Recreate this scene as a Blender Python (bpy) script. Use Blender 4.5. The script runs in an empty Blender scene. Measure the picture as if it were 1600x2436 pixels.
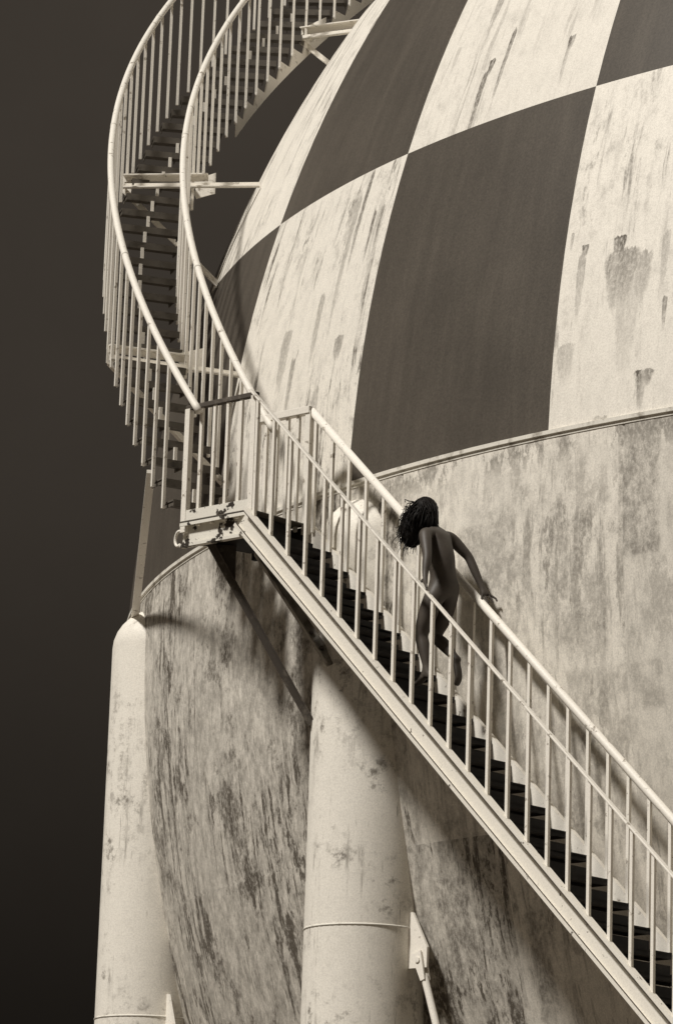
import bpy, math, random
from mathutils import Vector, Matrix
random.seed(7)
S = bpy.context.scene
C = S.collection
PI = math.pi

# ------------------------------------------------------------------ camera, sky, sun, exposure
R = 12.0                                   # tank radius (m)
ZC = 13.2                                  # height of the tank centre above the ground
CEN = Vector((0, 0, ZC))
CAM = Vector((-9.959, -35.016, ZC - 6.846))
PITCH, ROLL = 0.24701, 0.033365
cam_d = bpy.data.cameras.new('camera'); cam = bpy.data.objects.new('camera', cam_d); C.objects.link(cam)
fw = Vector((0, math.cos(PITCH), math.sin(PITCH))); up = Vector((0, -math.sin(PITCH), math.cos(PITCH))); rt = Vector((1, 0, 0))
r2 = math.cos(ROLL) * rt + math.sin(ROLL) * up
u2 = -math.sin(ROLL) * rt + math.cos(ROLL) * up
M = Matrix((r2, u2, -fw)).transposed().to_4x4(); M.translation = CAM
cam.matrix_world = M
cam_d.sensor_fit = 'VERTICAL'; cam_d.sensor_height = 36; cam_d.lens = 8500 / 2436 * 36
cam_d.clip_end = 20000; cam_d.clip_start = 0.5
S.camera = cam

SUN_EL, SUN_AZ = 53.0, 235.0               # azimuth measured from +Y towards +X (235 = behind the camera, to its left)
sd = bpy.data.lights.new('sun', 'SUN'); sd.energy = 4.1; sd.angle = math.radians(7.0); sd.color = (1.0, 0.955, 0.895)
sun = bpy.data.objects.new('sun', sd); C.objects.link(sun)
to_sun = Vector((math.sin(math.radians(SUN_AZ)) * math.cos(math.radians(SUN_EL)),
                 math.cos(math.radians(SUN_AZ)) * math.cos(math.radians(SUN_EL)), math.sin(math.radians(SUN_EL))))
sun.rotation_euler = to_sun.to_track_quat('Z', 'Y').to_euler(); sun.location = (-20, -40, 60)

w = bpy.data.worlds.new('World'); S.world = w; w.use_nodes = True
nt = w.node_tree; nt.nodes.clear()
out = nt.nodes.new('ShaderNodeOutputWorld'); bg = nt.nodes.new('ShaderNodeBackground')
sky = nt.nodes.new('ShaderNodeTexSky'); sky.sky_type = 'NISHITA'; sky.sun_disc = False
sky.sun_elevation = math.radians(SUN_EL); sky.sun_rotation = math.radians(SUN_AZ)
sky.air_density = 0.6; sky.dust_density = 0.1; sky.ozone_density = 3.0; sky.altitude = 1500
sep = nt.nodes.new('ShaderNodeSeparateColor')                     # black and white film behind a red filter: only the red of the sky counts
tc = nt.nodes.new('ShaderNodeTexCoord'); sx = nt.nodes.new('ShaderNodeSeparateXYZ')
rmp = nt.nodes.new('ShaderNodeMapRange'); rmp.inputs[1].default_value = 0.06; rmp.inputs[2].default_value = 0.46
rmp.inputs[3].default_value = 0.05; rmp.inputs[4].default_value = 1.55; rmp.interpolation_type = 'SMOOTHSTEP'
mul = nt.nodes.new('ShaderNodeMath'); mul.operation = 'MULTIPLY'
cmb = nt.nodes.new('ShaderNodeVectorMath'); cmb.operation = 'SCALE'; cmb.inputs[0].default_value = (1.0, 0.83, 0.665)
L = nt.links.new
L(sky.outputs[0], sep.inputs[0]); L(tc.outputs['Generated'], sx.inputs[0]); L(sx.outputs[2], rmp.inputs[0])
cn = nt.nodes.new('ShaderNodeTexNoise'); cn.inputs['Scale'].default_value = 7.0; cn.inputs['Detail'].default_value = 6.0; cn.inputs['Roughness'].default_value = .6
cr = nt.nodes.new('ShaderNodeMapRange'); cr.inputs[1].default_value = .3; cr.inputs[2].default_value = .7; cr.inputs[3].default_value = .90; cr.inputs[4].default_value = 1.10
m0 = nt.nodes.new('ShaderNodeMath'); m0.operation = 'MULTIPLY'; L(tc.outputs['Generated'], cn.inputs['Vector']); L(cn.outputs['Fac'], cr.inputs[0])
L(rmp.outputs[0], m0.inputs[0]); L(cr.outputs[0], m0.inputs[1])
L(sep.outputs[0], mul.inputs[0]); L(m0.outputs[0], mul.inputs[1]); L(mul.outputs[0], cmb.inputs['Scale'])
L(cmb.outputs[0], bg.inputs[0]); bg.inputs[1].default_value = 0.05; L(bg.outputs[0], out.inputs[0])
S.view_settings.view_transform = 'Standard'; S.view_settings.look = 'None'
S.view_settings.exposure = 0.0; S.view_settings.gamma = 1.0; S.view_settings.use_curve_mapping = False
S.render.engine = 'CYCLES'

# ------------------------------------------------------------------ node helpers
class NT:
    def __init__(s, name, rough=0.6, metal=0.0):
        s.m = bpy.data.materials.new(name); s.m.use_nodes = True
        s.t = s.m.node_tree; s.b = s.t.nodes['Principled BSDF']; s.b.inputs['Roughness'].default_value = rough
        s.b.inputs['Metallic'].default_value = metal; s.b.inputs['Specular IOR Level'].default_value = 0.3
    def put(s, node, i, v):
        if v is None: return
        if isinstance(v, bpy.types.NodeSocket): s.t.links.new(v, node.inputs[i])
        else: node.inputs[i].default_value = v
    def math(s, op, a, b=None, c=None, clamp=False):
        n = s.t.nodes.new('ShaderNodeMath'); n.operation = op; n.use_clamp = clamp
        for i, v in enumerate((a, b, c)): s.put(n, i, v)
        return n.outputs[0]
    def step(s, v, a, b, lo=0.0, hi=1.0):
        n = s.t.nodes.new('ShaderNodeMapRange'); n.interpolation_type = 'SMOOTHSTEP'
        for i, x in enumerate((v, a, b, lo, hi)): s.put(n, i, x)
        return n.outputs[0]
    def xyz(s, x, y, z=0.0):
        n = s.t.nodes.new('ShaderNodeCombineXYZ')
        for i, v in enumerate((x, y, z)): s.put(n, i, v)
        return n.outputs[0]
    def noise(s, vec, scale=1.0, detail=4.0, rough=0.55, dist=0.0):
        n = s.t.nodes.new('ShaderNodeTexNoise'); s.put(n, 'Vector', vec)
        n.inputs['Scale'].default_value = scale; n.inputs['Detail'].default_value = detail
        n.inputs['Roughness'].default_value = rough; n.inputs['Distortion'].default_value = dist
        return n.outputs['Fac']
    def mix(s, f, a, b):
        n = s.t.nodes.new('ShaderNodeMix'); n.data_type = 'RGBA'
        s.put(n, 0, f)
        for i, v in ((6, a), (7, b)):
            s.put(n, i, (*v, 1.0) if isinstance(v, tuple) and len(v) == 3 else v)
        return n.outputs[2]
    def coord(s):
        n = s.t.nodes.new('ShaderNodeTexCoord'); x = s.t.nodes.new('ShaderNodeSeparateXYZ')
        s.t.links.new(n.outputs['Object'], x.inputs[0]); return n.outputs['Object'], x.outputs[0], x.outputs[1], x.outputs[2]
    def info(s):
        n = s.t.nodes.new('ShaderNodeObjectInfo'); x = s.t.nodes.new('ShaderNodeSeparateColor')
        s.t.links.new(n.outputs['Color'], x.inputs[0]); return n.outputs['Random'], x.outputs[0]
    def color(s, c): s.put(s.b, 'Base Color', c if isinstance(c, bpy.types.NodeSocket) else (*c, 1.0))
    def bump(s, h, dist=0.01, strength=0.5):
        n = s.t.nodes.new('ShaderNodeBump'); s.put(n, 'Height', h); n.inputs['Distance'].default_value = dist
        n.inputs['Strength'].default_value = strength; s.t.links.new(n.outputs[0], s.b.inputs['Normal'])

WHITE = (0.80, 0.760, 0.680); DIRT = (0.12, 0.104, 0.084); GREY = (0.44, 0.385, 0.32)
DARK = (0.078, 0.067, 0.054)

# drip marks on the shell: azimuth (deg), start height z (m above centre), width (m), length (m), strength
DRIPS = [(-46.36, 4.09, .10, .30, .95), (-46.4, 4.02, .06, .75, .45), (-51.22, 4.15, .10, .30, .95), (-51.4, 4.05, .09, 1.35, .75), (-50.36, 4.42, .07, 1.5, .85),
         (-52.4, 5.4, .16, 1.9, .7), (-51.2, 5.6, .10, 1.5, .5), (-47.0, 3.42, .12, .30, .5), (-45.6, 4.5, .07, .5, .35), (-54.2, 4.45, .08, .5, .3),
         (-57.9, 3.49, .08, 1.9, .8), (-58.4, 3.3, .10, 2.6, .5), (-56.75, 3.02, .06, .9, .75), (-56.2, 3.05, .06, .9, .7), (-57.4, 1.9, .18, .45, .6),
         (-59.5, 2.4, .12, 1.4, .5), (-61.0, 1.9, .10, 1.2, .55), (-62.0, 2.2, .22, 1.2, .45), (-60.4, 1.2, .10, 1.0, .5), (-58.6, 1.5, .14, 1.1, .35),
         (-43.17, 2.02, .09, .22, .95), (-43.25, 1.95, .10, 1.1, .55), (-43.9, 2.15, .04, .3, .6), (-41.55, 2.03, .16, .38, .9), (-41.3, 1.92, .42, 1.0, .62), (-40.4, 1.85, .26, .8, .5),
         (-40.9, 1.7, .30, 1.5, .3), (-43.6, 1.2, .24, .6, .35), (-39.2, 1.42, .06, .5, .7), (-39.92, .86, .22, .28, .9), (-40.05, .8, .10, .5, .6), (-41.8, .55, .18, .35, .4),
         (-39.4, 2.0, .10, .9, .4), (-42.3, 2.9, .1, .6, .22), (-38.0, 2.6, .14, 1.2, .3), (-36.0, 3.3, .16, 1.4, .5), (-34.5, 2.2, .2, 1.4, .5)]

# plates of the lower half that have weathered darker: azimuth (deg), z, half width, half height (m), strength
PATCHES = [(-40.0, -.06, .19, .52, .60), (-47.4, -.45, .27, .33, .45), (-50.4, -3.2, .21, .42, .75), (-49.9, -2.9, .10, .55, .6), (-41.3, -1.55, .45, .18, .35), (-46.2, -3.45, .10, .35, .7),
           (-43.6, -.62, .09, .30, .5), (-45.6, -.55, .12, .2, .45), (-64.5, -.35, .10, .35, .6), (-62.4, -.62, .13, .30, .55), (-66.5, -.75, .07, .5, .55)]

def shell_material(name, base, amount, marks, lower=False):
    s = NT(name, 0.55)
    obj, x, y, z = s.coord(); rnd, extra = s.info()
    az = s.math('ARCTAN2', x, s.math('MULTIPLY', y, -1.0))
    u = s.math('MULTIPLY', az, R)
    wob = s.math('MULTIPLY', s.math('SUBTRACT', s.noise(s.xyz(s.math('MULTIPLY', u, 3.0), s.math('MULTIPLY', z, 2.4), 3.0), 1.0, 4.0), 0.5), 0.07)
    uw = s.math('ADD', u, wob)
    streak = s.noise(s.xyz(s.math('MULTIPLY', uw, 9.0), s.math('MULTIPLY', z, .62 if not lower else .95), 1.0), 1.0, 8.0, .66)
    fine = s.noise(s.xyz(s.math('MULTIPLY', uw, 24.0), s.math('MULTIPLY', z, 3.2), 5.0), 1.0, 7.0, .68)
    blot = s.noise(s.xyz(s.math('MULTIPLY', u, .75), s.math('MULTIPLY', z, .6), 9.0), 1.0, 5.0, .62)
    flake = s.noise(s.xyz(s.math('MULTIPLY', uw, 4.2), s.math('MULTIPLY', z, 1.5), 12.0), 1.0, 9.0, .72)
    mott = s.noise(s.xyz(s.math('MULTIPLY', uw, 9.0), s.math('MULTIPLY', z, 5.0), s.math('MULTIPLY', rnd, 9.0)), 1.0, 9.0, .76)
    grain = s.noise(obj, 80.0, 3.0, .65); grit = s.noise(s.xyz(s.math('MULTIPLY', uw, 34.0), s.math('MULTIPLY', z, 17.0), 7.0), 1.0, 6.0, .74)
    am = s.math('MULTIPLY', extra, amount)                       # dirt and painted shade carried by this plate
    if lower:
        a = s.math('MULTIPLY', s.step(streak, .47, .60), s.step(blot, .34, .58, .25, 1.0))
        b = s.math('MULTIPLY', s.step(fine, .50, .63), s.step(streak, .42, .55, .15, 1.0))
        c = s.math('MULTIPLY', s.step(mott, .47, .66), s.step(blot, .32, .62, .35, .9))
        e = s.math('MULTIPLY', s.step(flake, .51, .59), s.step(blot, .36, .56, .1, .95))
        d = s.math('MAXIMUM', s.math('MAXIMUM', s.math('MULTIPLY', a, .72), s.math('MULTIPLY', b, .86)), s.math('MAXIMUM', s.math('MULTIPLY', c, .74), s.math('MULTIPLY', e, .86)))
        big = s.noise(s.xyz(s.math('MULTIPLY', u, 1.5), s.math('MULTIPLY', z, 1.15), 21.0), 1.0, 12.0, .74)
        d = s.math('MAXIMUM', s.math('MULTIPLY', d, s.step(blot, .40, .60, .55, 1.1)), s.math('MULTIPLY', s.step(big, .50, .60), .60))
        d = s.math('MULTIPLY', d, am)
        # dirt gathered under the ring, a film of grime, and plates that have weathered darker
        ring = s.math('MULTIPLY', s.math('MULTIPLY', s.step(z, .10, .40), s.step(z, .47, .44)), s.step(flake, .485, .53))
        d = s.math('MAXIMUM', d, s.math('MULTIPLY', ring, .62))
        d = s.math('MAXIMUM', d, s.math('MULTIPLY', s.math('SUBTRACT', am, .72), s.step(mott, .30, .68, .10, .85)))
        for (a0, z0, hw, hh, st) in marks:
            du = s.math('ABSOLUTE', s.math('SUBTRACT', s.math('ADD', u, s.math('MULTIPLY', wob, .25)), math.radians(a0) * R))
            dz = s.math('ABSOLUTE', s.math('SUBTRACT', s.math('ADD', z, s.math('MULTIPLY', wob, .4)), z0))
            mk = s.math('MULTIPLY', s.step(du, hw - .02, hw + .02, 1.0, 0.0), s.step(dz, hh - .03, hh + .03, 1.0, 0.0))
            d = s.math('MAXIMUM', d, s.math('MULTIPLY', mk, s.step(mott, .36, .60, st * .25, st)))
    else:
        a = s.math('MULTIPLY', s.step(streak, .53, .64), s.step(blot, .40, .58, .05, 1.0))
        b = s.math('MULTIPLY', s.step(fine, .56, .68), s.step(streak, .46, .60, .05, .9))
        c = s.math('MULTIPLY', s.step(mott, .49, .66), s.step(blot, .42, .60, .05, .7))
        e = s.math('MULTIPLY', s.step(flake, .56, .63), s.step(blot, .43, .58, .0, .8))
        d = s.math('MAXIMUM', s.math('MAXIMUM', s.math('MULTIPLY', a, .66), s.math('MULTIPLY', b, .60)), s.math('MAXIMUM', s.math('MULTIPLY', c, .42), s.math('MULTIPLY', e, .6)))
        d = s.math('MULTIPLY', d, am, clamp=True)
    if not lower:
        for (a0, z0, wd, ln, st) in marks:
            t = s.math('DIVIDE', s.math('SUBTRACT', s.math('ADD', z0, s.math('MULTIPLY', s.math('SUBTRACT', fine, .5), .25 * min(ln, .8))), z), ln)
            du = s.math('ABSOLUTE', s.math('SUBTRACT', s.math('ADD', u, s.math('MULTIPLY', wob, .35)), math.radians(a0) * R))
            du = s.math('ADD', du, s.math('MULTIPLY', s.math('SUBTRACT', fine, .5), wd * .55))
            side = s.step(s.math('DIVIDE', du, s.step(t, .1, 1.0, wd, wd * .55)), .12, .62, 1.0, 0.0)
            vert = s.math('MULTIPLY', s.step(t, -.03, .06), s.step(t, .02, .95, 1.0, 0.0))
            rag = s.step(streak, .30, .60, .45, 1.0)
            mk = s.math('ADD', s.math('MULTIPLY', side, vert), s.math('MULTIPLY', s.math('SUBTRACT', s.math('ADD', s.math('MULTIPLY', fine, .6), s.math('MULTIPLY', mott, .4)), .5), 1.5))
            mk = s.math('MULTIPLY', s.step(mk, .30, .62), s.step(s.math('MULTIPLY', side, vert), .02, .22))
            d = s.math('MAXIMUM', d, s.math('MULTIPLY', s.math('MULTIPLY', mk, s.step(t, .0, .8, 1.15, .55)), s.math('MULTIPLY', rag, st)))
    d = s.math('MULTIPLY', d, s.step(grit, .34, .58, .50, 1.12), clamp=True)
    tone = s.math('MULTIPLY', s.math('MULTIPLY', s.step(rnd, 0.0, 1.0, .94, 1.03), s.step(grain, .25, .75, .87, 1.13)), s.step(mott, .30, .70, 1.03, .84 if lower else .93))
    col = s.mix(d, base, DIRT)
    n = s.t.nodes.new('ShaderNodeVectorMath'); n.operation = 'SCALE'; s.put(n, 0, col); s.put(n, 'Scale', tone)
    s.color(n.outputs[0]); s.bump(s.math('ADD', s.math('MULTIPLY', mott, .6), s.math('MULTIPLY', d, -.4)), .006, .35)
    return s.m

def plain(name, col, col2, scale, lo, hi, rough=.6, stretch=None, bump=0.0):
    s = NT(name, rough); obj, x, y, z = s.coord(); rnd, _ = s.info()
    v = obj if stretch is None else s.xyz(s.math('MULTIPLY', x, stretch[0]), s.math('MULTIPLY', y, stretch[1]), s.math('MULTIPLY', z, stretch[2]))
    off = s.t.nodes.new('ShaderNodeVectorMath'); off.operation = 'ADD'; s.put(off, 0, v); s.put(off, 1, s.xyz(s.math('MULTIPLY', rnd, 37.0), s.math('MULTIPLY', rnd, 91.0), 0.0))
    n = s.noise(off.outputs[0], scale, 6.0, .62); g = s.noise(obj, 90.0, 2.0)
    c = s.mix(s.step(n, lo, hi), col, col2)
    k = s.t.nodes.new('ShaderNodeVectorMath'); k.operation = 'SCALE'; s.put(k, 0, c); s.put(k, 'Scale', s.step(g, .2, .8, .92, 1.08))
    s.color(k.outputs[0])
    if bump: s.bump(n, bump, .5)
    return s.m

M_WHITE = shell_material('weathered_white_paint', WHITE, 1.0, [])
LOW_BASE = (0.78, 0.738, 0.655)
M_LOWER = shell_material('stained_white_paint', LOW_BASE, 1.0, [], True)
def plate_material(lower, ph0, ph1, z0, z1):
    # the plates share one kind of paint; a plate with marks of its own gets a copy that carries only those marks
    src = PATCHES if lower else DRIPS; a0, a1 = sorted((math.degrees(ph0), math.degrees(ph1))); hit = []
    for m in src:
        wdeg = math.degrees((m[2]) / R) + .3
        top, bot = (m[1] + m[3], m[1] - m[3]) if lower else (m[1] + .2, m[1] - m[3])
        if m[0] + wdeg > a0 and m[0] - wdeg < a1 and top > z0 and bot < z1: hit.append(m)
    if not hit: return M_LOWER if lower else M_WHITE
    return shell_material('stained_white_paint' if lower else 'weathered_white_paint', LOW_BASE if lower else WHITE, 1.0, hit, lower)
M_STEEL = plain('white_railing_paint', (0.82, 0.78, 0.70), (0.30, 0.262, 0.21), 13.0, .60, .70, .5)
M_CHIP = plain('chipped_white_paint', (0.78, 0.742, 0.66), (0.07, 0.057, 0.044), 14.0, .635, .70, .5)
def column_material():
    s = NT('weathered_column_paint', .55); obj, x, y, z = s.coord(); rnd, _ = s.info()
    zz = s.math('ADD', z, s.math('MULTIPLY', rnd, 40.0)); v = s.xyz(x, y, zz)
    mott = s.noise(v, 7.0, 9.0, .74); blot = s.noise(v, 1.5, 5.0, .6)
    streak = s.noise(s.xyz(s.math('MULTIPLY', x, 11.0), s.math('MULTIPLY', y, 11.0), s.math('MULTIPLY', zz, 1.1)), 1.0, 8.0, .68)
    fine = s.noise(s.xyz(s.math('MULTIPLY', x, 26.0), s.math('MULTIPLY', y, 26.0), s.math('MULTIPLY', zz, 3.4)), 1.0, 6.0, .68)
    a = s.math('MULTIPLY', s.step(mott, .50, .66), s.step(blot, .46, .62, .06, .85))
    b = s.math('MULTIPLY', s.step(streak, .56, .68), s.step(blot, .42, .60, .08, .7))
    c = s.math('MULTIPLY', s.step(fine, .60, .70), s.step(streak, .45, .60, .05, .75))
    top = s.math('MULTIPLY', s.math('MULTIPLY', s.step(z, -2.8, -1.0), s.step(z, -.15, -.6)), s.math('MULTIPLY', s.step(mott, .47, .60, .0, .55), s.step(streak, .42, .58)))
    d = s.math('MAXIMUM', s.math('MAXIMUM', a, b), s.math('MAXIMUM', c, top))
    gr_ = s.noise(obj, 80.0, 3.0, .65); k = s.t.nodes.new('ShaderNodeVectorMath'); k.operation = 'SCALE'
    s.put(k, 0, s.mix(d, (0.79, 0.752, 0.672), (0.13, 0.112, 0.09))); s.put(k, 'Scale', s.step(gr_, .25, .75, .88, 1.12))
    s.color(k.outputs[0]); s.bump(mott, .006, .35)
    return s.m
M_COL = column_material()
M_RING = plain('white_ring_paint', (0.72, 0.69, 0.615), (0.34, 0.31, 0.26), 6.0, .50, .68, .55)
M_GREY = plain('grimy_grey_paint', (0.34, 0.315, 0.27), (0.12, 0.102, 0.082), 7.0, .42, .7, .6, (1.5, 1.5, .5))
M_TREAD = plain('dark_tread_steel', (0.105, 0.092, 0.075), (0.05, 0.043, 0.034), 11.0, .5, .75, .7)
M_BLACK = plain('black_tread_and_shade', (0.010, 0.008, 0.007), (0.030, 0.023, 0.018), 8.0, .5, .75, .7)  # near-black treads; on the landing pan and inner beam, shade put into colour
M_FLAKE = plain('flaking_white_paint', (0.76, 0.73, 0.65), (0.035, 0.028, 0.021), 7.0, .565, .60, .55)
M_RUST_SHADE = plain('rusty_and_shade_steel', (0.075, 0.063, 0.051), (0.17, 0.148, 0.12), 12.0, .5, .75, .75)  # rusty steel, also painted shade on the outer guard rail and stringer
M_SKIN = plain('dark_skin', (0.060, 0.050, 0.041), (0.078, 0.066, 0.054), 9.0, .4, .7, .52)
M_HAIR = plain('black_hair', (0.008, 0.0065, 0.0055), (0.013, 0.011, 0.009), 30.0, .4, .7, .55)
M_GROUND = plain('dry_ground', (0.15, 0.125, 0.098), (0.09, 0.075, 0.058), .35, .4, .65, .9, None, .05)
M_CONC = plain('concrete', (0.34, 0.30, 0.25), (0.22, 0.19, 0.155), 2.0, .4, .7, .85)
sdk = NT('dark_check_paint', .5); ob_, x_, y_, z_ = sdk.coord()
u_ = sdk.math('MULTIPLY', sdk.math('ARCTAN2', x_, sdk.math('MULTIPLY', y_, -1.0)), R)
gq = sdk.noise(ob_, 55.0, 4.0, .75); gb = sdk.noise(sdk.xyz(sdk.math('MULTIPLY', u_, 7.0), sdk.math('MULTIPLY', z_, .7)), 1.0, 8.0, .66); gc = sdk.noise(ob_, 1.1, 5.0, .6)
kk = sdk.t.nodes.new('ShaderNodeVectorMath'); kk.operation = 'SCALE'; kk.inputs[0].default_value = DARK
sdk.put(kk, 'Scale', sdk.math('MULTIPLY', sdk.step(gq, .25, .75, .76, 1.24), sdk.math('MULTIPLY', sdk.step(gb, .35, .72, .92, 1.16), sdk.step(gc, .3, .7, .92, 1.10))))
sdk.color(kk.outputs[0]); M_DARK = sdk.m

# ------------------------------------------------------------------ mesh helpers
class MB:
    def __init__(s): s.v = []; s.f = []
    def add(s, vs, fs):
        o = len(s.v); s.v += [tuple(v) for v in vs]; s.f += [tuple(i + o for i in f) for f in fs]; return s
    def box(s, c, ex, ey, ez):                       # centre and three half-axis vectors
        c, ex, ey, ez = map(Vector, (c, ex, ey, ez))
        vs = [c + a * ex + b * ey + d * ez for a in (-1, 1) for b in (-1, 1) for d in (-1, 1)]
        return s.add(vs, [(0, 1, 3, 2), (4, 6, 7, 5), (0, 4, 5, 1), (2, 3, 7, 6), (0, 2, 6, 4), (1, 5, 7, 3)])
    def bar(s, a, b, wd, ht, side):                  # rectangular bar from a to b; wd along side, ht across
        a, b = Vector(a), Vector(b); d = (b - a).normalized(); side = Vector(side); side = (side - d * side.dot(d)).normalized(); h = d.cross(side)
        return s.box((a + b) / 2, (b - a) / 2, side * wd / 2, h * ht / 2)
    def tube(s, pts, r, n=10, cap=True):
        pts = [Vector(p) for p in pts]; k = len(pts); rr = r if isinstance(r, (list, tuple)) else [r] * k
        o = len(s.v); t0 = (pts[1] - pts[0]).normalized(); ref = Vector((0, 0, 1)) if abs(t0.z) < .95 else Vector((1, 0, 0))
        a = t0.cross(ref).normalized()
        for i, p in enumerate(pts):
            t = (pts[min(i + 1, k - 1)] - pts[max(i - 1, 0)]).normalized(); a = (a - t * a.dot(t)).normalized(); b = t.cross(a)
            for j in range(n):
                q = 2 * PI * j / n; s.v.append(tuple(p + (a * math.cos(q) + b * math.sin(q)) * rr[i]))
        for i in range(k - 1):
            for j in range(n):
                s.f.append((o + i * n + j, o + i * n + (j + 1) % n, o + (i + 1) * n + (j + 1) % n, o + (i + 1) * n + j))
        if cap:
            s.f.append(tuple(o + j for j in range(n))[::-1]); s.f.append(tuple(o + (k - 1) * n + j for j in range(n)))
        return s
    def prism(s, poly, d):                           # polygon (3D points) extruded by d
        d = Vector(d); n = len(poly); vs = [Vector(p) for p in poly] + [Vector(p) + d for p in poly]
        return s.add(vs, [tuple(range(n))[::-1], tuple(range(n, 2 * n))] + [(i, (i + 1) % n, n + (i + 1) % n, n + i) for i in range(n)])
    def sweep(s, rings, closed=True):                # list of equal-length rings
        o = len(s.v); n = len(rings[0])
        for r in rings: s.v += [tuple(p) for p in r]
        m = n if closed else n - 1
        for i in range(len(rings) - 1):
            for j in range(m):
                s.f.append((o + i * n + j, o + i * n + (j + 1) % n, o + (i + 1) * n + (j + 1) % n, o + (i + 1) * n + j))
        if closed:
            s.f.append(tuple(o + j for j in range(n))[::-1]); s.f.append(tuple(o + (len(rings) - 1) * n + j for j in range(n)))
        return s
    def mesh(s, name, mat, smooth=False):
        me = bpy.data.meshes.new(name); me.from_pydata(s.v, [], s.f); me.update()
        import bmesh
        bm = bmesh.new(); bm.from_mesh(me); bmesh.ops.recalc_face_normals(bm, faces=bm.faces); bm.to_mesh(me); bm.free()
        me.materials.append(mat)
        if smooth: me.polygons.foreach_set('use_smooth', [True] * len(me.polygons))
        return me
    def build(s, name, mat, parent=None, smooth=False, origin=None, bevel=0.0):
        if origin is not None:
            o_ = Vector(origin); s.v = [tuple(Vector(v) - o_) for v in s.v]
        return link(name, s.mesh(name, mat, smooth), parent, origin, bevel=bevel)

def link(name, me, parent=None, loc=None, rotz=0.0, bevel=0.0):
    o = bpy.data.objects.new(name, me); C.objects.link(o)
    L_ = Vector(loc) if loc is not None else Vector((0, 0, 0))
    base = Vector((0, 0, 0)); p = parent
    while p is not None: base += p.location; p = p.parent      # parents are never rotated
    o.parent = parent; o.location = L_ - base; o.rotation_euler = (0, 0, rotz)
    if bevel:
        m = o.modifiers.new('bevel', 'BEVEL'); m.width = bevel; m.segments = 2; m.limit_method = 'ANGLE'
    return o

def thing(name, label, cat, loc, group=None):
    o = bpy.data.objects.new(name, None); C.objects.link(o); o.location = loc; o.empty_display_size = .3
    o['label'] = label; o['category'] = cat
    if group: o['group'] = group
    return o

# ------------------------------------------------------------------ ground
g = MB(); N_ = 48
ringr = [0, 20, 45, 90, 200, 500, 1500, 5000, 12000]
rings = []
for rr in ringr[1:]:
    rings.append([(rr * math.cos(2 * PI * j / N_), rr * math.sin(2 * PI * j / N_), 0.0) for j in range(N_)])
g.sweep(rings, True); g.f = g.f[:-1]
gr = g.build('ground', M_GROUND); gr['kind'] = 'structure'

# ------------------------------------------------------------------ the checkered spherical tank
tank = thing('spherical_tank', 'huge white sphere painted with dark checks above a stained plain lower half on columns', 'tank', (0, 0, 0))
DP = 2 * PI / 32
PHI_A = -0.77149
LAT1, LAT2 = 0.041908, 0.29428
DL = LAT2 - LAT1
def sph(lat, phi, r=R): return Vector((r * math.cos(lat) * math.sin(phi), -r * math.cos(lat) * math.cos(phi), r * math.sin(lat)))
def panel(name, la0, la1, ph0, ph1, mat, nu=10, nv=10, groove=0.0, dirt_shade=1.0):
    v = []; f = []; gu = min(.2, .018 / (abs(ph1 - ph0) * R)); gv = min(.2, .018 / (abs(la1 - la0) * R))
    us = [0, gu] + [i / nu for i in range(1, nu)] + [1 - gu, 1]; vs = [0, gv] + [i / nv for i in range(1, nv)] + [1 - gv, 1]
    nrm = []
    for a, t in enumerate(vs):
        for b, q in enumerate(us):
            e = a in (0, len(vs) - 1) or b in (0, len(us) - 1)
            p = sph(la0 + (la1 - la0) * t, ph0 + (ph1 - ph0) * q, R - (groove if e else 0)); v.append(p)
    W_ = len(us)
    for a in range(len(vs) - 1):
        for b in range(W_ - 1): f.append((a * W_ + b, a * W_ + b + 1, (a + 1) * W_ + b + 1, (a + 1) * W_ + b))
    me = bpy.data.meshes.new(name); me.from_pydata([tuple(p) for p in v], [], f); me.update(); me.materials.append(mat)
    me.polygons.foreach_set('use_smooth', [True] * len(f))
    me.normals_split_custom_set_from_vertices([tuple(p.normalized()) for p in v])
    o = link(name, me, tank, CEN); o.color = (dirt_shade, dirt_shade, dirt_shade, 1)
    return o
lat_rows = [(LAT1 + i * DL, min(LAT1 + (i + 1) * DL, 1.5)) for i in range(4)]
KV = range(-4, 8)                                     # checks that can be seen from the photograph's side
dirt_map = {(0, 1): 1.7, (1, 2): 1.6, (0, -1): 1.0, (1, 0): .6, (2, 1): .6}
for row, (a0, a1) in enumerate(lat_rows):
    for k in KV:                                      # cell k spans phi from A-(k+1)*dphi to A-k*dphi
        dark = (k + row) % 2 == 0 or (row == 0 and k == 3)
        panel('shell_plate', a0, a1, PHI_A - (k + 1) * DP, PHI_A - k * DP, M_DARK if dark else plate_material(False, PHI_A - (k + 1) * DP, PHI_A - k * DP, R * math.sin(a0), R * math.sin(a1)), groove=.002, dirt_shade=dirt_map.get((row, k), .8))
# the remaining checks, round the back and towards the top, in two joined pieces
for dk in (True, False):
    mb = MB()
    for row in range(6):
        a0 = LAT1 + row * DL; a1 = min(a0 + DL, PI / 2)
        for k in range(32):
            kk_ = (k + 4) % 32 - 4
            if row < 4 and kk_ in KV: continue
            if ((k + row) % 2 == 0) != dk: continue
            p0 = PHI_A - (k + 1) * DP
            n_ = 5; vs = [sph(a0 + (a1 - a0) * i / n_, p0 + DP * j / n_) for i in range(n_ + 1) for j in range(n_ + 1)]
            mb.add(vs, [(i * (n_ + 1) + j, i * (n_ + 1) + j + 1, (i + 1) * (n_ + 1) + j + 1, (i + 1) * (n_ + 1) + j) for i in range(n_) for j in range(n_)])
    o = mb.build('shell_plate', M_DARK if dk else M_WHITE, tank, True, None); o.location = CEN; o['kind'] = 'stuff'
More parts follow.
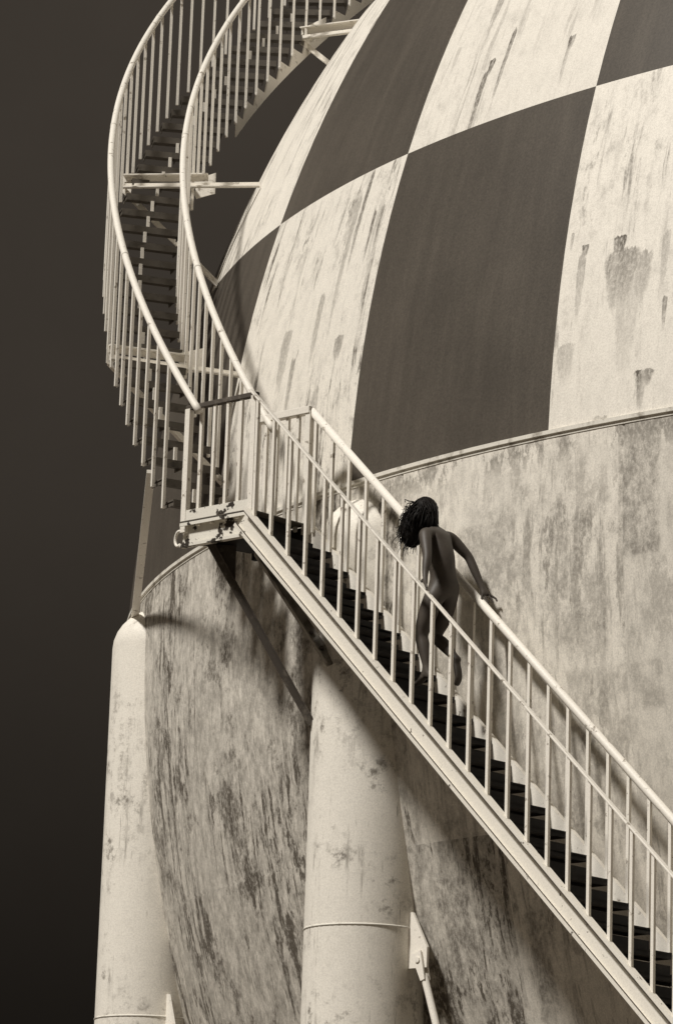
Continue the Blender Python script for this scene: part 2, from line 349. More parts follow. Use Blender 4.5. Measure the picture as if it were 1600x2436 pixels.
# plates of the plain lower half
lows = [LAT1 - i * .2524 for i in range(5)]
for row in range(4):
    sh = (0.31, .72, .05, .5)[row] * DP
    for k in KV:
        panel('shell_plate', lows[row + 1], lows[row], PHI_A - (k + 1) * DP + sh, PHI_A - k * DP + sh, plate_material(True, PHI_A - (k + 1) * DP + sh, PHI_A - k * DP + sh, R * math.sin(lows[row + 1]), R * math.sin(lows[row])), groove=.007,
              dirt_shade=random.uniform(.96, 1.04) * ((.40, .68, 1.0, 1.0)[row] if k < 0 else (.72, .88, 1.0, 1.0)[row] if k == 0 else (1.42, 1.45, 1.4, 1.3)[row]))  # dirt per plate; right of the middle column shade is painted in too
mb = MB(); n1, n2 = 24, 96
vs = []
for i in range(n1 + 1):
    for j in range(n2): vs.append(sph(lows[4] - (lows[4] + PI / 2 - .02) * i / n1, 2 * PI * j / n2))
mb.add(vs, [(i * n2 + j, i * n2 + (j + 1) % n2, (i + 1) * n2 + (j + 1) % n2, (i + 1) * n2 + j) for i in range(n1) for j in range(n2)])
o = mb.build('shell_bottom', M_LOWER, tank, True); o.location = CEN
mb = MB()
for row in range(4):
    sh = (0.31, .72, .05, .5)[row] * DP
    pa, pb = PHI_A + 4 * DP + sh, PHI_A - 8 * DP + sh + 2 * PI
    n1, n2 = 6, 60
    vs = [sph(lows[row + 1] + (lows[row] - lows[row + 1]) * i / n1, pa + (pb - pa) * j / n2) for i in range(n1 + 1) for j in range(n2 + 1)]
    mb.add(vs, [(i * (n2 + 1) + j, i * (n2 + 1) + j + 1, (i + 1) * (n2 + 1) + j + 1, (i + 1) * (n2 + 1) + j) for i in range(n1) for j in range(n2)])
o = mb.build('shell_back', M_LOWER, tank, True); o.location = CEN
# thin ledge round the equator
mb = MB(); prof = [(-.004, .010), (.022, .010), (.023, -.022), (.009, -.026), (.008, -.050), (-.02, -.050)]
rings = []
for j in range(241):
    ph = 2 * PI * j / 240; zz = R * math.sin(LAT1); rr = R * math.cos(LAT1)
    rings.append([((rr + a) * math.sin(ph), -(rr + a) * math.cos(ph), zz + b) for a, b in prof])
mb.sweep(rings, True); mb.f = mb.f[:-2]
o = mb.build('girth_ring', M_RING, tank); o.location = CEN

# columns
RHO, RC = 0.979 * R, 0.0405 * R
AZ0 = -0.9598; DAZ = 2 * PI / 16 * 1.03
def col_mesh():
    mb = MB(); n = 56; prof = [(RC, -ZC + .14), (RC, -6.0), (RC, -3.0), (RC, -.0)]
    for i in range(1, 9):
        q = i / 8 * PI / 2; prof.append((max(RC * math.cos(q), .003), .034 * R * math.sin(q)))
    rings = [[(r * math.cos(2 * PI * j / n), r * math.sin(2 * PI * j / n), z) for j in range(n)] for r, z in prof]
    mb.sweep(rings, True); return mb.mesh('support_column', M_COL, True)
CM = col_mesh()
def ring_mesh(zr, zz=.006):
    mb = MB(); n = 56; rings = []
    for j in range(n + 1):
        q = 2 * PI * j / n; rings.append([((RC + .007 * math.cos(t)) * math.cos(q), (RC + .007 * math.cos(t)) * math.sin(q), .009 * math.sin(t)) for t in (0, 1.05, 2.1, 3.14, 4.2, 5.2)])
    mb.sweep(rings, True); return mb.mesh('weld_ring', M_RING, True)
RM = ring_mesh(0)
bpm = MB(); bpm.box((0, 0, .07), (.75, 0, 0), (0, .75, 0), (0, 0, .07)); BPM = bpm.mesh('base_plate', M_CONC)
UP0 = Vector((0, 0, 1))
azs = [AZ0 - 0.41299 * 1.0] + [AZ0 + i * (2 * PI - 0.41299) / 15 for i in range(15)]
azs.sort()
def col_pos(a): return Vector((RHO * math.sin(a), -RHO * math.cos(a), 0))
for i, a in enumerate(azs):
    c = link('support_column', CM, tank, CEN + col_pos(a), a)
    near = -1.9 < a < .3
    link('base_plate', BPM, c, col_pos(a), 0)
    c_loc = CEN + col_pos(a)
    def child(name, mb_or_me, mat=None, zoff=0.0, bevel=0.0):
        me = mb_or_me if isinstance(mb_or_me, bpy.types.Mesh) else mb_or_me.mesh(name, mat)
        o = bpy.data.objects.new(name, me); C.objects.link(o); o.parent = c; o.location = (0, 0, zoff)
        o.rotation_euler = (0, 0, -a)                # undo the column's turn: its children are written in world directions
        return o
    for ch in c.children: ch.rotation_euler = (0, 0, -a); ch.location = (0, 0, -ZC)
    child('weld_ring', RM, None, -3.14 if a > -1.2 else -3.44)
    if a < -1.2: child('weld_ring', RM, None, -9.0)
    zo = UP0 * (-.22 if a < -1.2 else 0.0)
    for sgn in (1, -1):
        b = azs[(i + sgn) % 16]; d = col_pos(b) - col_pos(a); dist = d.length; d.normalize(); nrm = d.cross(Vector((0, 0, 1)))
        t0 = RC - .02
        poly = [d * t0 + Vector((0, 0, -3.02)), d * (t0 + .05) + Vector((0, 0, -3.02)), d * (t0 + .21) + Vector((0, 0, -3.30)), d * (t0 + .21) + Vector((0, 0, -3.46)), d * t0 + Vector((0, 0, -3.46))]
        child('gusset_plate', MB().prism([p - nrm * .012 + zo for p in poly], nrm * .024), M_STEEL)
        top = d * (t0 + .135) + Vector((0, 0, -3.40)) + zo; bot = d * (dist - RC - .25) + Vector((0, 0, -ZC + .7))
        dr = (bot - top).normalized()
        ck = MB()
        for q in (-1, 1):
            sd2 = dr.cross(nrm).normalized()
            ck.prism([top - dr * .06 + sd2 * .05 + nrm * q * .020, top - dr * .06 - sd2 * .05 + nrm * q * .020, top + dr * .17 - sd2 * .022 + nrm * q * .020, top + dr * .17 + sd2 * .022 + nrm * q * .020], nrm * q * .016)
        ck.tube([top - nrm * .045, top + nrm * .045], .024, 10); ck.tube([top + dr * .12, top + dr * .22], .030, 8)
        child('clevis', ck, M_STEEL)
        child('brace_rod', MB().tube([top + dr * .14, bot], .030, 12), M_STEEL)
        lp = [d * (dist - RC + .02) + Vector((0, 0, -ZC + .4)), d * (dist - RC - .34) + Vector((0, 0, -ZC + .5)), d * (dist - RC - .30) + Vector((0, 0, -ZC + .85)), d * (dist - RC + .02) + Vector((0, 0, -ZC + 1.1))]

# ------------------------------------------------------------------ frames for the stairs
PW = CEN + Vector((-10.64287, -7.40518, 0.12))          # outer corner where landing meets the straight flight
PSI = math.radians(-44.265)
DH = Vector((math.cos(PSI), math.sin(PSI), 0)); NH = Vector((-math.sin(PSI), math.cos(PSI), 0)); UP = Vector((0, 0, 1))
TAN = 0.97788; FW = 0.66; FH = 0.958; GO = 0.1954; RISE = GO * TAN
def FP(s, n, z): return PW + DH * s + NH * n + UP * z       # flight frame
DD = (DH - UP * TAN).normalized(); FN = DD.cross(NH); FN = FN if FN.z > 0 else -FN   # along the slope, and its upward normal

Q = dict(z0=.3548934, phi0=-1.3336373, rise=.01914437, go=.01792431, a=.97984086, b=-.06820608, c=-.01912547, w=.05713972, h=.09992761)
TOP_I = 23
_g = [-25 + i * .05 for i in range(1101)]
_ri = [Q['a'] + Q['b'] * (x / 10) + Q['c'] * (x / 10) ** 2 for x in _g]
_ri = [max(r_, .30) for r_ in _ri]
_ph = [0.0]
for i in range(1100): _ph.append(_ph[-1] + Q['go'] * .05 / ((_ri[i] + _ri[i + 1]) / 2 + Q['w'] / 2))
_p0 = _ph[500]
def stair(i, lat, dz=0.0):
    """point on the curved stair: tread number i, lat 0 = inner end .. 1 = outer end, dz metres above the tread"""
    k = min(max((i + 25) / .05, 0), 1099.999); j = int(k); t = k - j
    ri = _ri[j] * (1 - t) + _ri[j + 1] * t; ph = Q['phi0'] - ((_ph[j] * (1 - t) + _ph[j + 1] * t) - _p0)
    r = (ri + lat * Q['w']) * R
    return CEN + Vector((r * math.sin(ph), -r * math.cos(ph), (Q['z0'] + i * Q['rise']) * R + dz)), ph
SH = Q['h'] * R; SR = Q['rise'] * R; SG = Q['go'] * R; SW = Q['w'] * R

# ------------------------------------------------------------------ curved staircase
base_pt, _ = stair(-18.2, .5)
cs = thing('curved_staircase', 'curved open stair with two white handrails winding up round the side of the sphere', 'staircase', (base_pt.x, base_pt.y, base_pt.z))
def tread_mesh(wd, dp):
    mb = MB(); mb.box((0, 0, -.006), (wd / 2, 0, 0), (0, dp / 2, 0), (0, 0, .006))
    for sy in (1,): mb.box((0, sy * (dp / 2 - .004), -.0375), (wd / 2 - .002, 0, 0), (0, .004, 0), (0, 0, .0255))
    for sx in (-1, 0, 1): mb.box((sx * (wd / 2 - .012), 0, -.030), (.004, 0, 0), (0, dp / 2 - .012, 0), (0, 0, .018))
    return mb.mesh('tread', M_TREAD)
TM = tread_mesh(SW - .07, SG + .01)
BM = MB().box((0, 0, SH / 2 - .03), (.0125, 0, 0), (0, .0125, 0), (0, 0, SH / 2 + .03)).mesh('baluster', M_STEEL)
CLM = MB().box((0, 0, SR / 2 - .022), (.014, 0, 0), (0, .010, 0), (0, 0, SR / 2 - .038)).box((0, 0, .012), (.05, 0, 0), (0, .03, 0), (0, 0, .008)).mesh('riser_clip', M_STEEL)
for i in range(-17, TOP_I + 1):
    pm, ph = stair(i, .5)
    # the tread's long side lies along the radius: local x = radius
    rz = ph - PI / 2
    link('tread', TM, cs, pm, rz)
    for lat in (.0, 1.0):
        p, _ = stair(i, lat); o = link('baluster', BM, cs, p, rz)
    if i < TOP_I:
        p1, _ = stair(i + .42, .52); p1.z = pm.z
        link('riser_clip', CLM, cs, p1, rz)
for lat in (0.0, 1.0):
    pts = []
    i0 = -19.4 if lat == 1.0 else -19.6
    for k in range(int((TOP_I - i0) * 4) + 1):
        i = i0 + k / 4; p, _ = stair(i, lat, SH); pts.append(p)
    MB().tube(pts, .031, 12).build('handrail', M_STEEL, cs, True)
for lat in (0.0, 1.0):
    for i in (-11.5, -3.5, 4.5, 12.5):
        p0, p1 = stair(i, lat, SH)[0], stair(i + .12, lat, SH)[0]
        MB().tube([p0, p1], .0335, 12).build('rail_sleeve', M_CHIP, cs, True)
# saw-toothed inner stringer of the upper run
mb = MB(); rings = []
for k in range(0, int((TOP_I - 6) * 4) + 1):
    i = 6 + k / 4; p, ph = stair(i, -.01); e = Vector((math.sin(ph), -math.cos(ph), 0))
    frac = (i % 1.0); topz = -SR * (frac if frac > 0 else 0) + .0
    rings.append([p + e * .006 + UP * (-.20), p + e * .006 + UP * (topz + .10 - .06), p - e * .006 + UP * (topz + .10 - .06), p - e * .006 + UP * (-.20)])
mb.sweep(rings, True).build('stringer', M_STEEL, cs)
# brackets that tie the stair to the shell
def bracket(i, yaw=0.0, lat0=1.03):
    pi_, ph = stair(i, 0); po, _ = stair(i, lat0); y_ = math.radians(yaw)
    e = Vector((math.sin(ph), -math.cos(ph), 0)); e = Matrix.Rotation(-y_, 3, 'Z') @ e; tg = UP.cross(e)
    def shell_pt(z):
        rr2 = R * R - (z - ZC) ** 2; p = Vector((po.x, po.y, 0)); bq = -e.dot(p); disc = bq * bq - (p.dot(p) - rr2)
        t = -bq - math.sqrt(disc) if disc > 0 else -bq
        q = p - e * t; return Vector((q.x, q.y, z))
    z1 = po.z + .035
    arm = MB(); a = Vector((po.x, po.y, z1)); b = shell_pt(z1)
    if lat0 > .5: b = a.lerp(b, .60)
    arm.bar(a, b, .012, .055, tg); arm.bar(a + UP * .03 + tg * .033, b + UP * .03 + tg * .033, .055, .012, tg)
    arm.build('support_bracket', M_STEEL, cs)
    arm2 = MB(); a2 = Vector((po.x, po.y, z1 - .085)) + tg * .05; b2 = shell_pt(z1 - .085) + tg * .05
    arm2.bar(a2, b2, .012, .05, tg); arm2.bar(a2 - UP * .025 + tg * .03, b2 - UP * .025 + tg * .03, .05, .012, tg)
    arm2.build('support_bracket', M_STEEL, cs)
    gp = MB(); q = Vector((pi_.x, pi_.y, z1)) - e * .02
    gp.prism([q + e * .10 + UP * .05, q - e * .16 + UP * .14, q - e * .16 - UP * .07, q + e * .02 - UP * .12], tg * .012)
    gp.build('gusset_plate', M_STEEL, cs)
    kn = MB(); a3 = Vector((po.x, po.y, z1 - .14)) + tg * .02; b3 = shell_pt(z1 - .14 - (.95 if lat0 > .5 else .42)) + tg * .02
    kn.bar(a3, b3, .06, .010, tg); kn.bar(a3 + UP * .03, b3 + UP * .03, .010, .055, tg)
    kn.build('knee_brace', M_STEEL, cs)
    ed = MB(); ed.prism([a + e * .01 + UP * .05 - tg * .02, a - e * .10 + UP * .05 - tg * .02, a - e * .06 - UP * .18 - tg * .02, a + e * .01 - UP * .12 - tg * .02], tg * .010)
    ed.build('gusset_plate', M_STEEL, cs)
for i, yw in ((.9, 20), (-9.6, 3), (12.3, 24), (21.5, 10)): bracket(i, yw, .12 if i == 12.3 else 1.03)
# long flat brace from the lowest treads down to the shell by the left column
pa, _ = stair(-15.3, .93, -.05); pb = CEN + sph(.022, -1.385, R + .03)
MB().bar(pa, pb, .070, .030, (1, 0, 0)).build('long_brace', M_STEEL, cs)

# ------------------------------------------------------------------ landing
LO, lph = stair(-18.35, 1.0); LI, _ = stair(-18.35, 0.0)
zt = PW.z; LO.z = zt; LI.z = zt
PI_ = PW + NH * FW
lp = thing('landing_platform', 'small steel landing with railings joining the curved and straight stairs', 'platform', ((LO + PI_) / 2).to_tuple())
cL, cP, cQ, cI = LO, PW.copy(), PI_.copy(), LI
_c = (cL + cP + cQ + cI) / 4
MB().prism([p + (_c - p) * .30 - UP * .19 for p in (cL, cP, cQ, cI)], UP * .178).build('shade_pan', M_BLACK, lp)  # dark block added as the shade under the landing
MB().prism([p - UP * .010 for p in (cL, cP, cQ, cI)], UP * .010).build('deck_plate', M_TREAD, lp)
cen4 = (cL + cP + cQ + cI) / 4
def channel(a, b, ht, fl, outw, name, mat, parent, th=.012, top=0.0, bev=.0, lip=.026):
    """C-section from a to b (top edge line), flanges pointing along outw"""
    d = (b - a).normalized(); dn = d.cross(outw).normalized(); dn = dn if dn.z < 0 else -dn
    o_ = outw - d * outw.dot(d); o_.normalize()
    prof = [(0, 0), (fl, 0), (fl, lip), (fl - th * .7, lip), (fl - th * .7, th), (th, th), (th, ht - th), (fl - th * .7, ht - th), (fl - th * .7, ht - lip), (fl, ht - lip), (fl, ht), (0, ht)]
    rings = [[p + o_ * x + dn * (y + top) for x, y in prof] for p in (a, b)]
    return MB().sweep(rings, True).build(name, mat, parent, bevel=bev)
eo = (cP - cL).normalized(); outv = eo.cross(UP); outv = outv if outv.dot(cL - CEN) > 0 else -outv
channel(cL - UP * .014 - outv * .06, cP - UP * .014 - outv * .06, .20, .058, outv, 'edge_beam', M_FLAKE, lp)
e2 = (cQ - cI).normalized(); channel(cI - UP * .016, cQ - UP * .016, .20, .05, -outv, 'edge_beam', M_BLACK, lp)  # inner beam coloured near-black for the shade on it
channel(cL - UP * .018 - eo * 0.0 - outv * .07, cI - UP * .018 + outv * .06, .15, .05, eo, 'cross_beam', M_FLAKE, lp)
ec = cL - eo * .02 - UP * .135 - outv * .02; arc = [ec + (UP * math.sin(q) - (outv * .35 + eo) .normalized() * -math.cos(q)) * .062 for q in [1.2 + i * .33 for i in range(13)]]
MB().tube(arc, .013, 8).build('beam_end_ring', M_STEEL, lp, True)
# toe plate above the outer beam
tp = MB(); tp.bar(cL + UP * .045 - outv * .012, cP + UP * .045 - outv * .012, .008, .088, outv); tp.build('toe_plate', M_FLAKE, lp)
def guard(a, b, n, hgt, rail_mat, w_, hh, first_post=True, last_post=True, name='guard_rail'):
    d = b - a
    MB().bar(a + UP * hgt - d.normalized() * .02, b + UP * hgt + d.normalized() * .02, w_, hh, UP.cross(d)).build(name, rail_mat, lp, bevel=.004)
    bm = MB().box((0, 0, (hgt) / 2 - .03), (.014, 0, 0), (0, .014, 0), (0, 0, hgt / 2 + .02)).mesh('baluster', M_STEEL)
    pm = MB().box((0, 0, (hgt) / 2 - .05), (.026, 0, 0), (0, .026, 0), (0, 0, hgt / 2 + .04)).mesh('corner_post', M_STEEL)
    rz = math.atan2(d.y, d.x)
    for k in range(n + 1):
        p = a + d * (k / n)
        if k == 0 and not first_post or k == n and not last_post: continue
        link('corner_post' if k in (0, n) else 'baluster', pm if k in (0, n) else bm, lp, p, rz)
guard(cL + eo * .03 - outv * .03, cP - outv * .03 - eo * .02, 5, FH, M_RUST_SHADE, .05, .04)  # dark rail colour stands in for the shade on its underside
guard(cI + outv * .03 + e2 * .03, cQ + outv * .03, 5, FH, M_STEEL, .07, .06)
# diagonal struts down to the column below
cm_ax = CEN + col_pos(AZ0)
def col_pt(ang, z): return Vector((cm_ax.x + RC * math.cos(ang), cm_ax.y + RC * math.sin(ang), ZC + z))
vdir = math.atan2(CAM.y - cm_ax.y, CAM.x - cm_ax.x)
s1a = cL + (cP - cL) * .30 - outv * .10 - UP * .16; s1b = col_pt(vdir - 1.35, -1.50)
s1 = MB(); s1.bar(s1a, s1b, .065, .010, (1, 0, 0)); s1.bar(s1a + Vector((.03, 0, .0)), s1b + Vector((.03, 0, .0)), .010, .06, (1, 0, 0))
s1.prism([s1a + Vector((-.03, .01, .02)), s1a + Vector((.22, .05, .02)), s1a.lerp(s1b, .22) + Vector((.03, .01, 0)), s1a.lerp(s1b, .24) + Vector((-.02, .01, 0))], Vector((.006, .012, 0)))
s1o = s1.build('diagonal_strut', M_RUST_SHADE, lp)
s2a = cI.lerp(cQ, .22) + outv * .05 - UP * .19; s2b = Vector((-9.955, -7.10, ZC - 1.06))
s2 = MB(); s2.bar(s2a, s2b, .085, .010, (1, 0, 0)); s2.bar(s2a + Vector((-.04, -.02, 0)), s2b + Vector((-.04, -.02, 0)), .010, .06, (1, 0, 0))
s2o = s2.build('diagonal_strut', M_GREY, lp)
for t in (.72, .86):
    p = s2a.lerp(s2b, t); MB().tube([p - Vector((0, .035, 0)), p + Vector((0, .01, 0))], .018, 8).build('bolt', M_RUST_SHADE, s2o)
b1 = MB().bar(cI.lerp(cQ, .35) - UP * .15, CEN + sph(-.02, math.atan2((cI.lerp(cQ, .35)).x, -(cI.lerp(cQ, .35)).y)), .06, .08, UP); b1.build('wall_bracket', M_RUST_SHADE, lp)
b1 = MB().bar(cI.lerp(cQ, .9) - UP * .15, CEN + sph(-.02, math.atan2((cI.lerp(cQ, .9)).x, -(cI.lerp(cQ, .9)).y)), .06, .08, UP); b1.build('wall_bracket', M_RUST_SHADE, lp)

# ------------------------------------------------------------------ straight flight
NS = int((PW.z - .05) / RISE)
S_END = NS * GO
fl = thing('straight_staircase', 'straight white steel flight with dark open treads running down past the column', 'staircase', (Vector((FP(S_END, FW / 2, 0).x, FP(S_END, FW / 2, 0).y, 0))))
sa, sb = FP(.0, 0, .0), FP(S_END, 0, -S_END * TAN)
SHT = 0.182                                              # stringer depth across the slope
channel(sa, sb, SHT, .062, -NH, 'stringer', M_CHIP, fl, th=.014)
channel(sa + NH * FW + FN * .02, sb + NH * FW + FN * .02, SHT + .03, .05, NH, 'stringer', M_STEEL, fl)
pth = DD.cross(-NH); pth = pth if pth.z < 0 else -pth
gl = MB()
for y in (.031, SHT - .034): gl.bar(sa - NH * .0625 + pth * y, sb - NH * .0625 + pth * y, .003, .007, NH)
gl.build('shade_line', M_RUST_SHADE, fl)  # thin dark bars drawn as shade lines along the stringer lips
FTM = None
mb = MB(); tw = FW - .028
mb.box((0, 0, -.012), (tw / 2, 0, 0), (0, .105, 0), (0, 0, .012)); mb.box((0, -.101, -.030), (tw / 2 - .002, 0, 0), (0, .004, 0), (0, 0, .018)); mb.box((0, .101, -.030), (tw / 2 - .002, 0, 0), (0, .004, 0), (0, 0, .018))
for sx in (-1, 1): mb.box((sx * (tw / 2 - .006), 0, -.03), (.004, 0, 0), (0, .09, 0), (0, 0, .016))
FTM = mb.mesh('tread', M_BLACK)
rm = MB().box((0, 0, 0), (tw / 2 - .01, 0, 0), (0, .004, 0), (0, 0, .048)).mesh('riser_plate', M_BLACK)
rzf = math.atan2(NH.y, NH.x)
fbm = MB().box((0, 0, FH / 2 - .01), (.013, 0, 0), (0, .013, 0), (0, 0, FH / 2 + .005)).mesh('baluster', M_STEEL)
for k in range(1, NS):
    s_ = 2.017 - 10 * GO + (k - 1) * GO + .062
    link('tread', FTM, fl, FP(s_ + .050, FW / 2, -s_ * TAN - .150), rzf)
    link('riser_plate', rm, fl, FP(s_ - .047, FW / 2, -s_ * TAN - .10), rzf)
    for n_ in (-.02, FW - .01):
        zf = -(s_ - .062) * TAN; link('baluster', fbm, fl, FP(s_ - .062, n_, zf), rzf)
MB().bar(FP(-.03, -.02, FH + .03), FP(S_END, -.02, FH - S_END * TAN), .050, .016, NH).build('handrail', M_STEEL, fl, bevel=.005)
hr = [FP(.0, FW - .01, FH), FP(S_END, FW - .01, FH - S_END * TAN)]
MB().tube([hr[0] + (hr[1] - hr[0]) * t for t in (0, .2, .4, .6, .8, 1)], .033, 14).build('handrail', M_STEEL, fl, True)
pj = hr[0] + (hr[1] - hr[0]).normalized() * 1.78
MB().tube([pj, pj + (hr[1] - hr[0]).normalized() * .10], .038, 14).build('rail_sleeve', M_STEEL, fl, True)
MB().box(FP(S_END, FW / 2, 0) * 1.0 - UP * (FP(S_END, FW / 2, 0).z) + UP * .06, DH * .6, NH * .6, UP * .06).build('footing', M_CONC, fl)

# ------------------------------------------------------------------ the person
per = None
def person():
    V_ = {}; E_ = []; Rr = {}
    def J(n, s, l, z, r, par=None):
        V_[n] = FP(s, l, z); Rr[n] = r
        if par: E_.append((par, n))
    J('pelvis', 1.80, .335, -.815, (.135, .125)); J('belly', 1.785, .335, -.735, (.120, .112), 'pelvis'); J('waist', 1.775, .335, -.665, (.112, .105), 'belly'); J('rib', 1.755, .335, -.57, (.122, .116), 'waist')
    J('chest', 1.735, .335, -.48, (.130, .122), 'rib'); J('upchest', 1.705, .335, -.405, (.108, .100), 'chest'); J('neck', 1.655, .33, -.335, (.047, .047), 'upchest')
    J('skull0', 1.61, .33, -.265, (.062, .066), 'neck'); J('skull', 1.575, .33, -.20, (.082, .090), 'skull0'); J('crown', 1.565, .33, -.145, (.062, .066), 'skull')
    for sd_, sh, el, wr, hd in (('l', (1.742, .165, -.418), (1.850, .085, -.635), (1.872, .040, -.785), (1.905, .012, -.862)),
                                ('r', (1.702, .500, -.385), (1.800, .610, -.535), (1.892, .655, -.760), (1.930, .668, -.830))):
        J('cl' + sd_, *[(a * .45 + b * .55) for a, b in zip((1.70, .335, -.40), sh)], (.060, .055), 'upchest')
        J('sh' + sd_, *sh, (.056, .054), 'cl' + sd_)
        J('ua' + sd_, *[(a * .55 + b * .45) for a, b in zip(sh, el)], (.049, .049), 'sh' + sd_)
        J('el' + sd_, *el, (.037, .037), 'ua' + sd_); J('fa' + sd_, *[(a * .6 + b * .4) for a, b in zip(el, wr)], (.037, .037), 'el' + sd_)
        J('wr' + sd_, *wr, (.025, .027), 'fa' + sd_); J('pa' + sd_, *hd, (.020, .034), 'wr' + sd_)
        # five fingers curling over the rail
        h = Vector(hd); d = (Vector(hd) - Vector(wr)).normalized()
        for f in range(4):
            ln = (.062, .072, .068, .054)[f]; off = (f - 1.5) * .021
            b0 = h + d * .020 + Vector((off * .8, (-off if sd_ == 'l' else off) * .9, 0))
            b1 = b0 + d * ln * .55 + Vector((off * .5, (-off if sd_ == 'l' else off) * .3, .004)); b2 = b1 + (d + Vector((.15, 0, -.55))).normalized() * ln * .5
            J('f%d0' % f + sd_, *b0, (.010, .010), 'pa' + sd_); J('f%d1' % f + sd_, *b1, (.0085, .0085), 'f%d0' % f + sd_); J('f%d2' % f + sd_, *b2, (.007, .007), 'f%d1' % f + sd_)
        tb = Vector(wr) * .4 + h * .6 + Vector((-.028, 0, .0)); J('t0' + sd_, *tb, (.011, .011), 'pa' + sd_)
        J('t1' + sd_, *(tb + d * .03 + Vector((-.022, 0, 0))), (.0095, .0095), 't0' + sd_); J('t2' + sd_, *(tb + d * .058 + Vector((-.026, 0, 0))), (.008, .008), 't1' + sd_)
    for sd_, hp, kn, cf, an, he, ba, to in (('l', (1.775, .255, -.88), (1.665, .235, -1.200), (1.700, .238, -1.31), (1.745, .24, -1.49), (1.785, .24, -1.545), (1.66, .235, -1.572), (1.60, .232, -1.580)),
                                            ('r', (1.805, .415, -.875), (1.640, .420, -1.175), (1.745, .418, -1.255), (1.875, .412, -1.385), (1.915, .412, -1.405), (1.905, .412, -1.530), (1.880, .412, -1.590))):
        J('hp' + sd_, *hp, (.104, .104), 'pelvis'); J('th' + sd_, *[(a * .5 + b * .5) for a, b in zip(hp, kn)], (.082, .082), 'hp' + sd_)
        J('kn' + sd_, *kn, (.055, .055), 'th' + sd_); J('cf' + sd_, *cf, (.055, .052), 'kn' + sd_); J('an' + sd_, *an, (.031, .031), 'cf' + sd_)
        J('ft' + sd_, *[(a * .5 + b * .5) for a, b in zip(an, ba)], (.036, .030), 'an' + sd_); J('he' + sd_, *he, (.030, .028), 'an' + sd_)
        J('ba' + sd_, *ba, (.038, .022), 'ft' + sd_); J('to' + sd_, *to, (.028, .016), 'ba' + sd_)
    # nose and chin, on the side turned uphill
    J('chin', 1.525, .33, -.285, (.030, .034), 'skull0'); J('nose', 1.475, .33, -.215, (.014, .016), 'skull')
    names = list(V_); idx = {n: i for i, n in enumerate(names)}
    me = bpy.data.meshes.new('skeleton'); me.from_pydata([tuple(V_[n]) for n in names], [(idx[a], idx[b]) for a, b in E_], [])
    ob = bpy.data.objects.new('skeleton', me); C.objects.link(ob)
    sk = ob.modifiers.new('skin', 'SKIN'); sk.use_smooth_shade = True; sk.branch_smoothing = .6
    for n in names:
        sv = me.skin_vertices[0].data[idx[n]]; sv.radius = Rr[n]; sv.use_root = (n == 'pelvis')
    ss = ob.modifiers.new('sub', 'SUBSURF'); ss.levels = 2; ss.render_levels = 2
    bpy.context.view_layer.update()
    dg = bpy.context.evaluated_depsgraph_get()
    me2 = bpy.data.meshes.new_from_object(ob.evaluated_get(dg)); bpy.data.objects.remove(ob)
    foot = FP(1.69, .24, -1.60)
    me2.transform(Matrix.Translation(-foot)); me2.materials.clear(); me2.materials.append(M_SKIN)
    me2.polygons.foreach_set('use_smooth', [True] * len(me2.polygons)); me2.name = 'person'
    p = link('person', me2, None, foot)
    p['label'] = 'person seen from behind climbing the straight stair, long dark hair blowing, hands on both rails'; p['category'] = 'person'
    # hair: a cap over the skull and long wind-blown locks
    mb = MB(); c = FP(1.585, .33, -.195); n1, n2 = 14, 22; rings = []
    for i in range(n1 + 1):
        th = PI * (.02 + .80 * i / n1)
        rings.append([c + Vector((.104 * math.sin(th) * math.cos(2 * PI * j / n2), .114 * math.sin(th) * math.sin(2 * PI * j / n2), .114 * math.cos(th))) * (1 + .012 * math.sin(5 * j + 1.3 * i)) for j in range(n2)])
    mb.sweep(rings, True)
    rnd = random.Random(3)
    c2 = c + Vector((-.095, -.02, -.165)); rings = []
    for i in range(n1 + 1):
        th = PI * (.02 + .96 * i / n1)
        rings.append([c2 + Vector((.088 * math.sin(th) * math.cos(2 * PI * j / n2), .07 * math.sin(th) * math.sin(2 * PI * j / n2), .125 * math.cos(th))) * (1 + .10 * math.sin(4 * j + 2.1 * i)) for j in range(n2)])
    mb.sweep(rings, True)
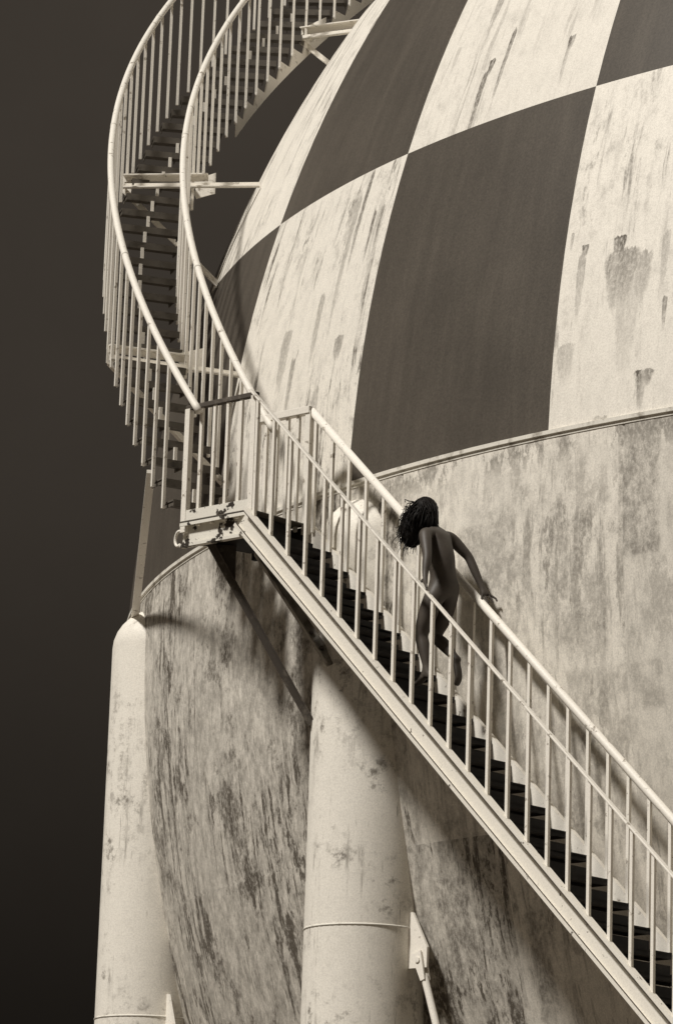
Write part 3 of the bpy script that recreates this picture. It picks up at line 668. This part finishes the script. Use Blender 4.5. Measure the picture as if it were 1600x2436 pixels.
    for k in range(700):
        th = rnd.uniform(.4, 2.3); az = rnd.uniform(0, 2 * PI)
        a = c + Vector((.098 * math.sin(th) * math.cos(az), .108 * math.sin(th) * math.sin(az), .105 * math.cos(th)))
        if rnd.random() < .80:
            e = c + Vector((rnd.gauss(-.125, .042), rnd.gauss(-.02, .05), rnd.gauss(-.185, .070)))
        else:
            e = c + Vector((rnd.uniform(-.09, .07), rnd.uniform(-.10, .02), rnd.uniform(-.19, -.09)))
        m1 = a.lerp(e, .35) + Vector((-.05, 0, .03)); pts = []
        ph = rnd.uniform(0, 6.28); amp = rnd.uniform(.008, .024)
        for q in range(9):
            t = q / 8; p_ = a * (1 - t) ** 2 + m1 * 2 * t * (1 - t) + e * t * t
            p_ = p_ + Vector((math.sin(ph + t * 9) * amp * t, math.cos(ph * 1.3 + t * 8) * amp * t, math.cos(ph + t * 11) * amp * t)); pts.append(p_)
        mb.tube(pts, [.0060 - .0045 * q / 8 for q in range(9)], 4)
    for k in range(260):
        th = rnd.uniform(.15, 1.5); az = rnd.uniform(-2.4, .3)
        a = c + Vector((.102 * math.sin(th) * math.cos(az), .112 * math.sin(th) * math.sin(az), .112 * math.cos(th)))
        e = c + Vector((rnd.uniform(-.10, .100), rnd.uniform(-.135, -.06), rnd.uniform(-.20, -.105)))
        m1 = Vector((e.x + rnd.uniform(-.01, .02), min(a.y, e.y) - .012, (a.z + e.z) / 2 + .02)); pts = []; ph = rnd.uniform(0, 6.28)
        for q in range(8):
            t = q / 7; p_ = a * (1 - t) ** 2 + m1 * 2 * t * (1 - t) + e * t * t
            pts.append(p_ + Vector((math.sin(ph + t * 8), math.cos(ph + t * 7), 0)) * .006 * t)
        mb.tube(pts, [.0060 - .004 * q / 7 for q in range(8)], 4)
    for k in range(9):                                   # stray curls standing off to the left
        a = c + Vector((-.10, rnd.uniform(-.05, .03), rnd.uniform(-.20, -.06))); x0 = rnd.uniform(-.10, -.045); z0 = rnd.uniform(-.10, .03); pts = []
        for q in range(14):
            t = q / 13; pts.append(a + Vector((x0 * t + .018 * math.sin(t * 7 + k), rnd.uniform(-.003, .003), z0 * t + .020 * math.cos(t * 7 + k) - .02)))
        mb.tube(pts, [.005 - .0028 * q / 13 for q in range(14)], 5)
    M_HAIR.node_tree.nodes['Principled BSDF'].inputs['Specular IOR Level'].default_value = .12
    mb.build('hair', M_HAIR, p, True, foot)
person()
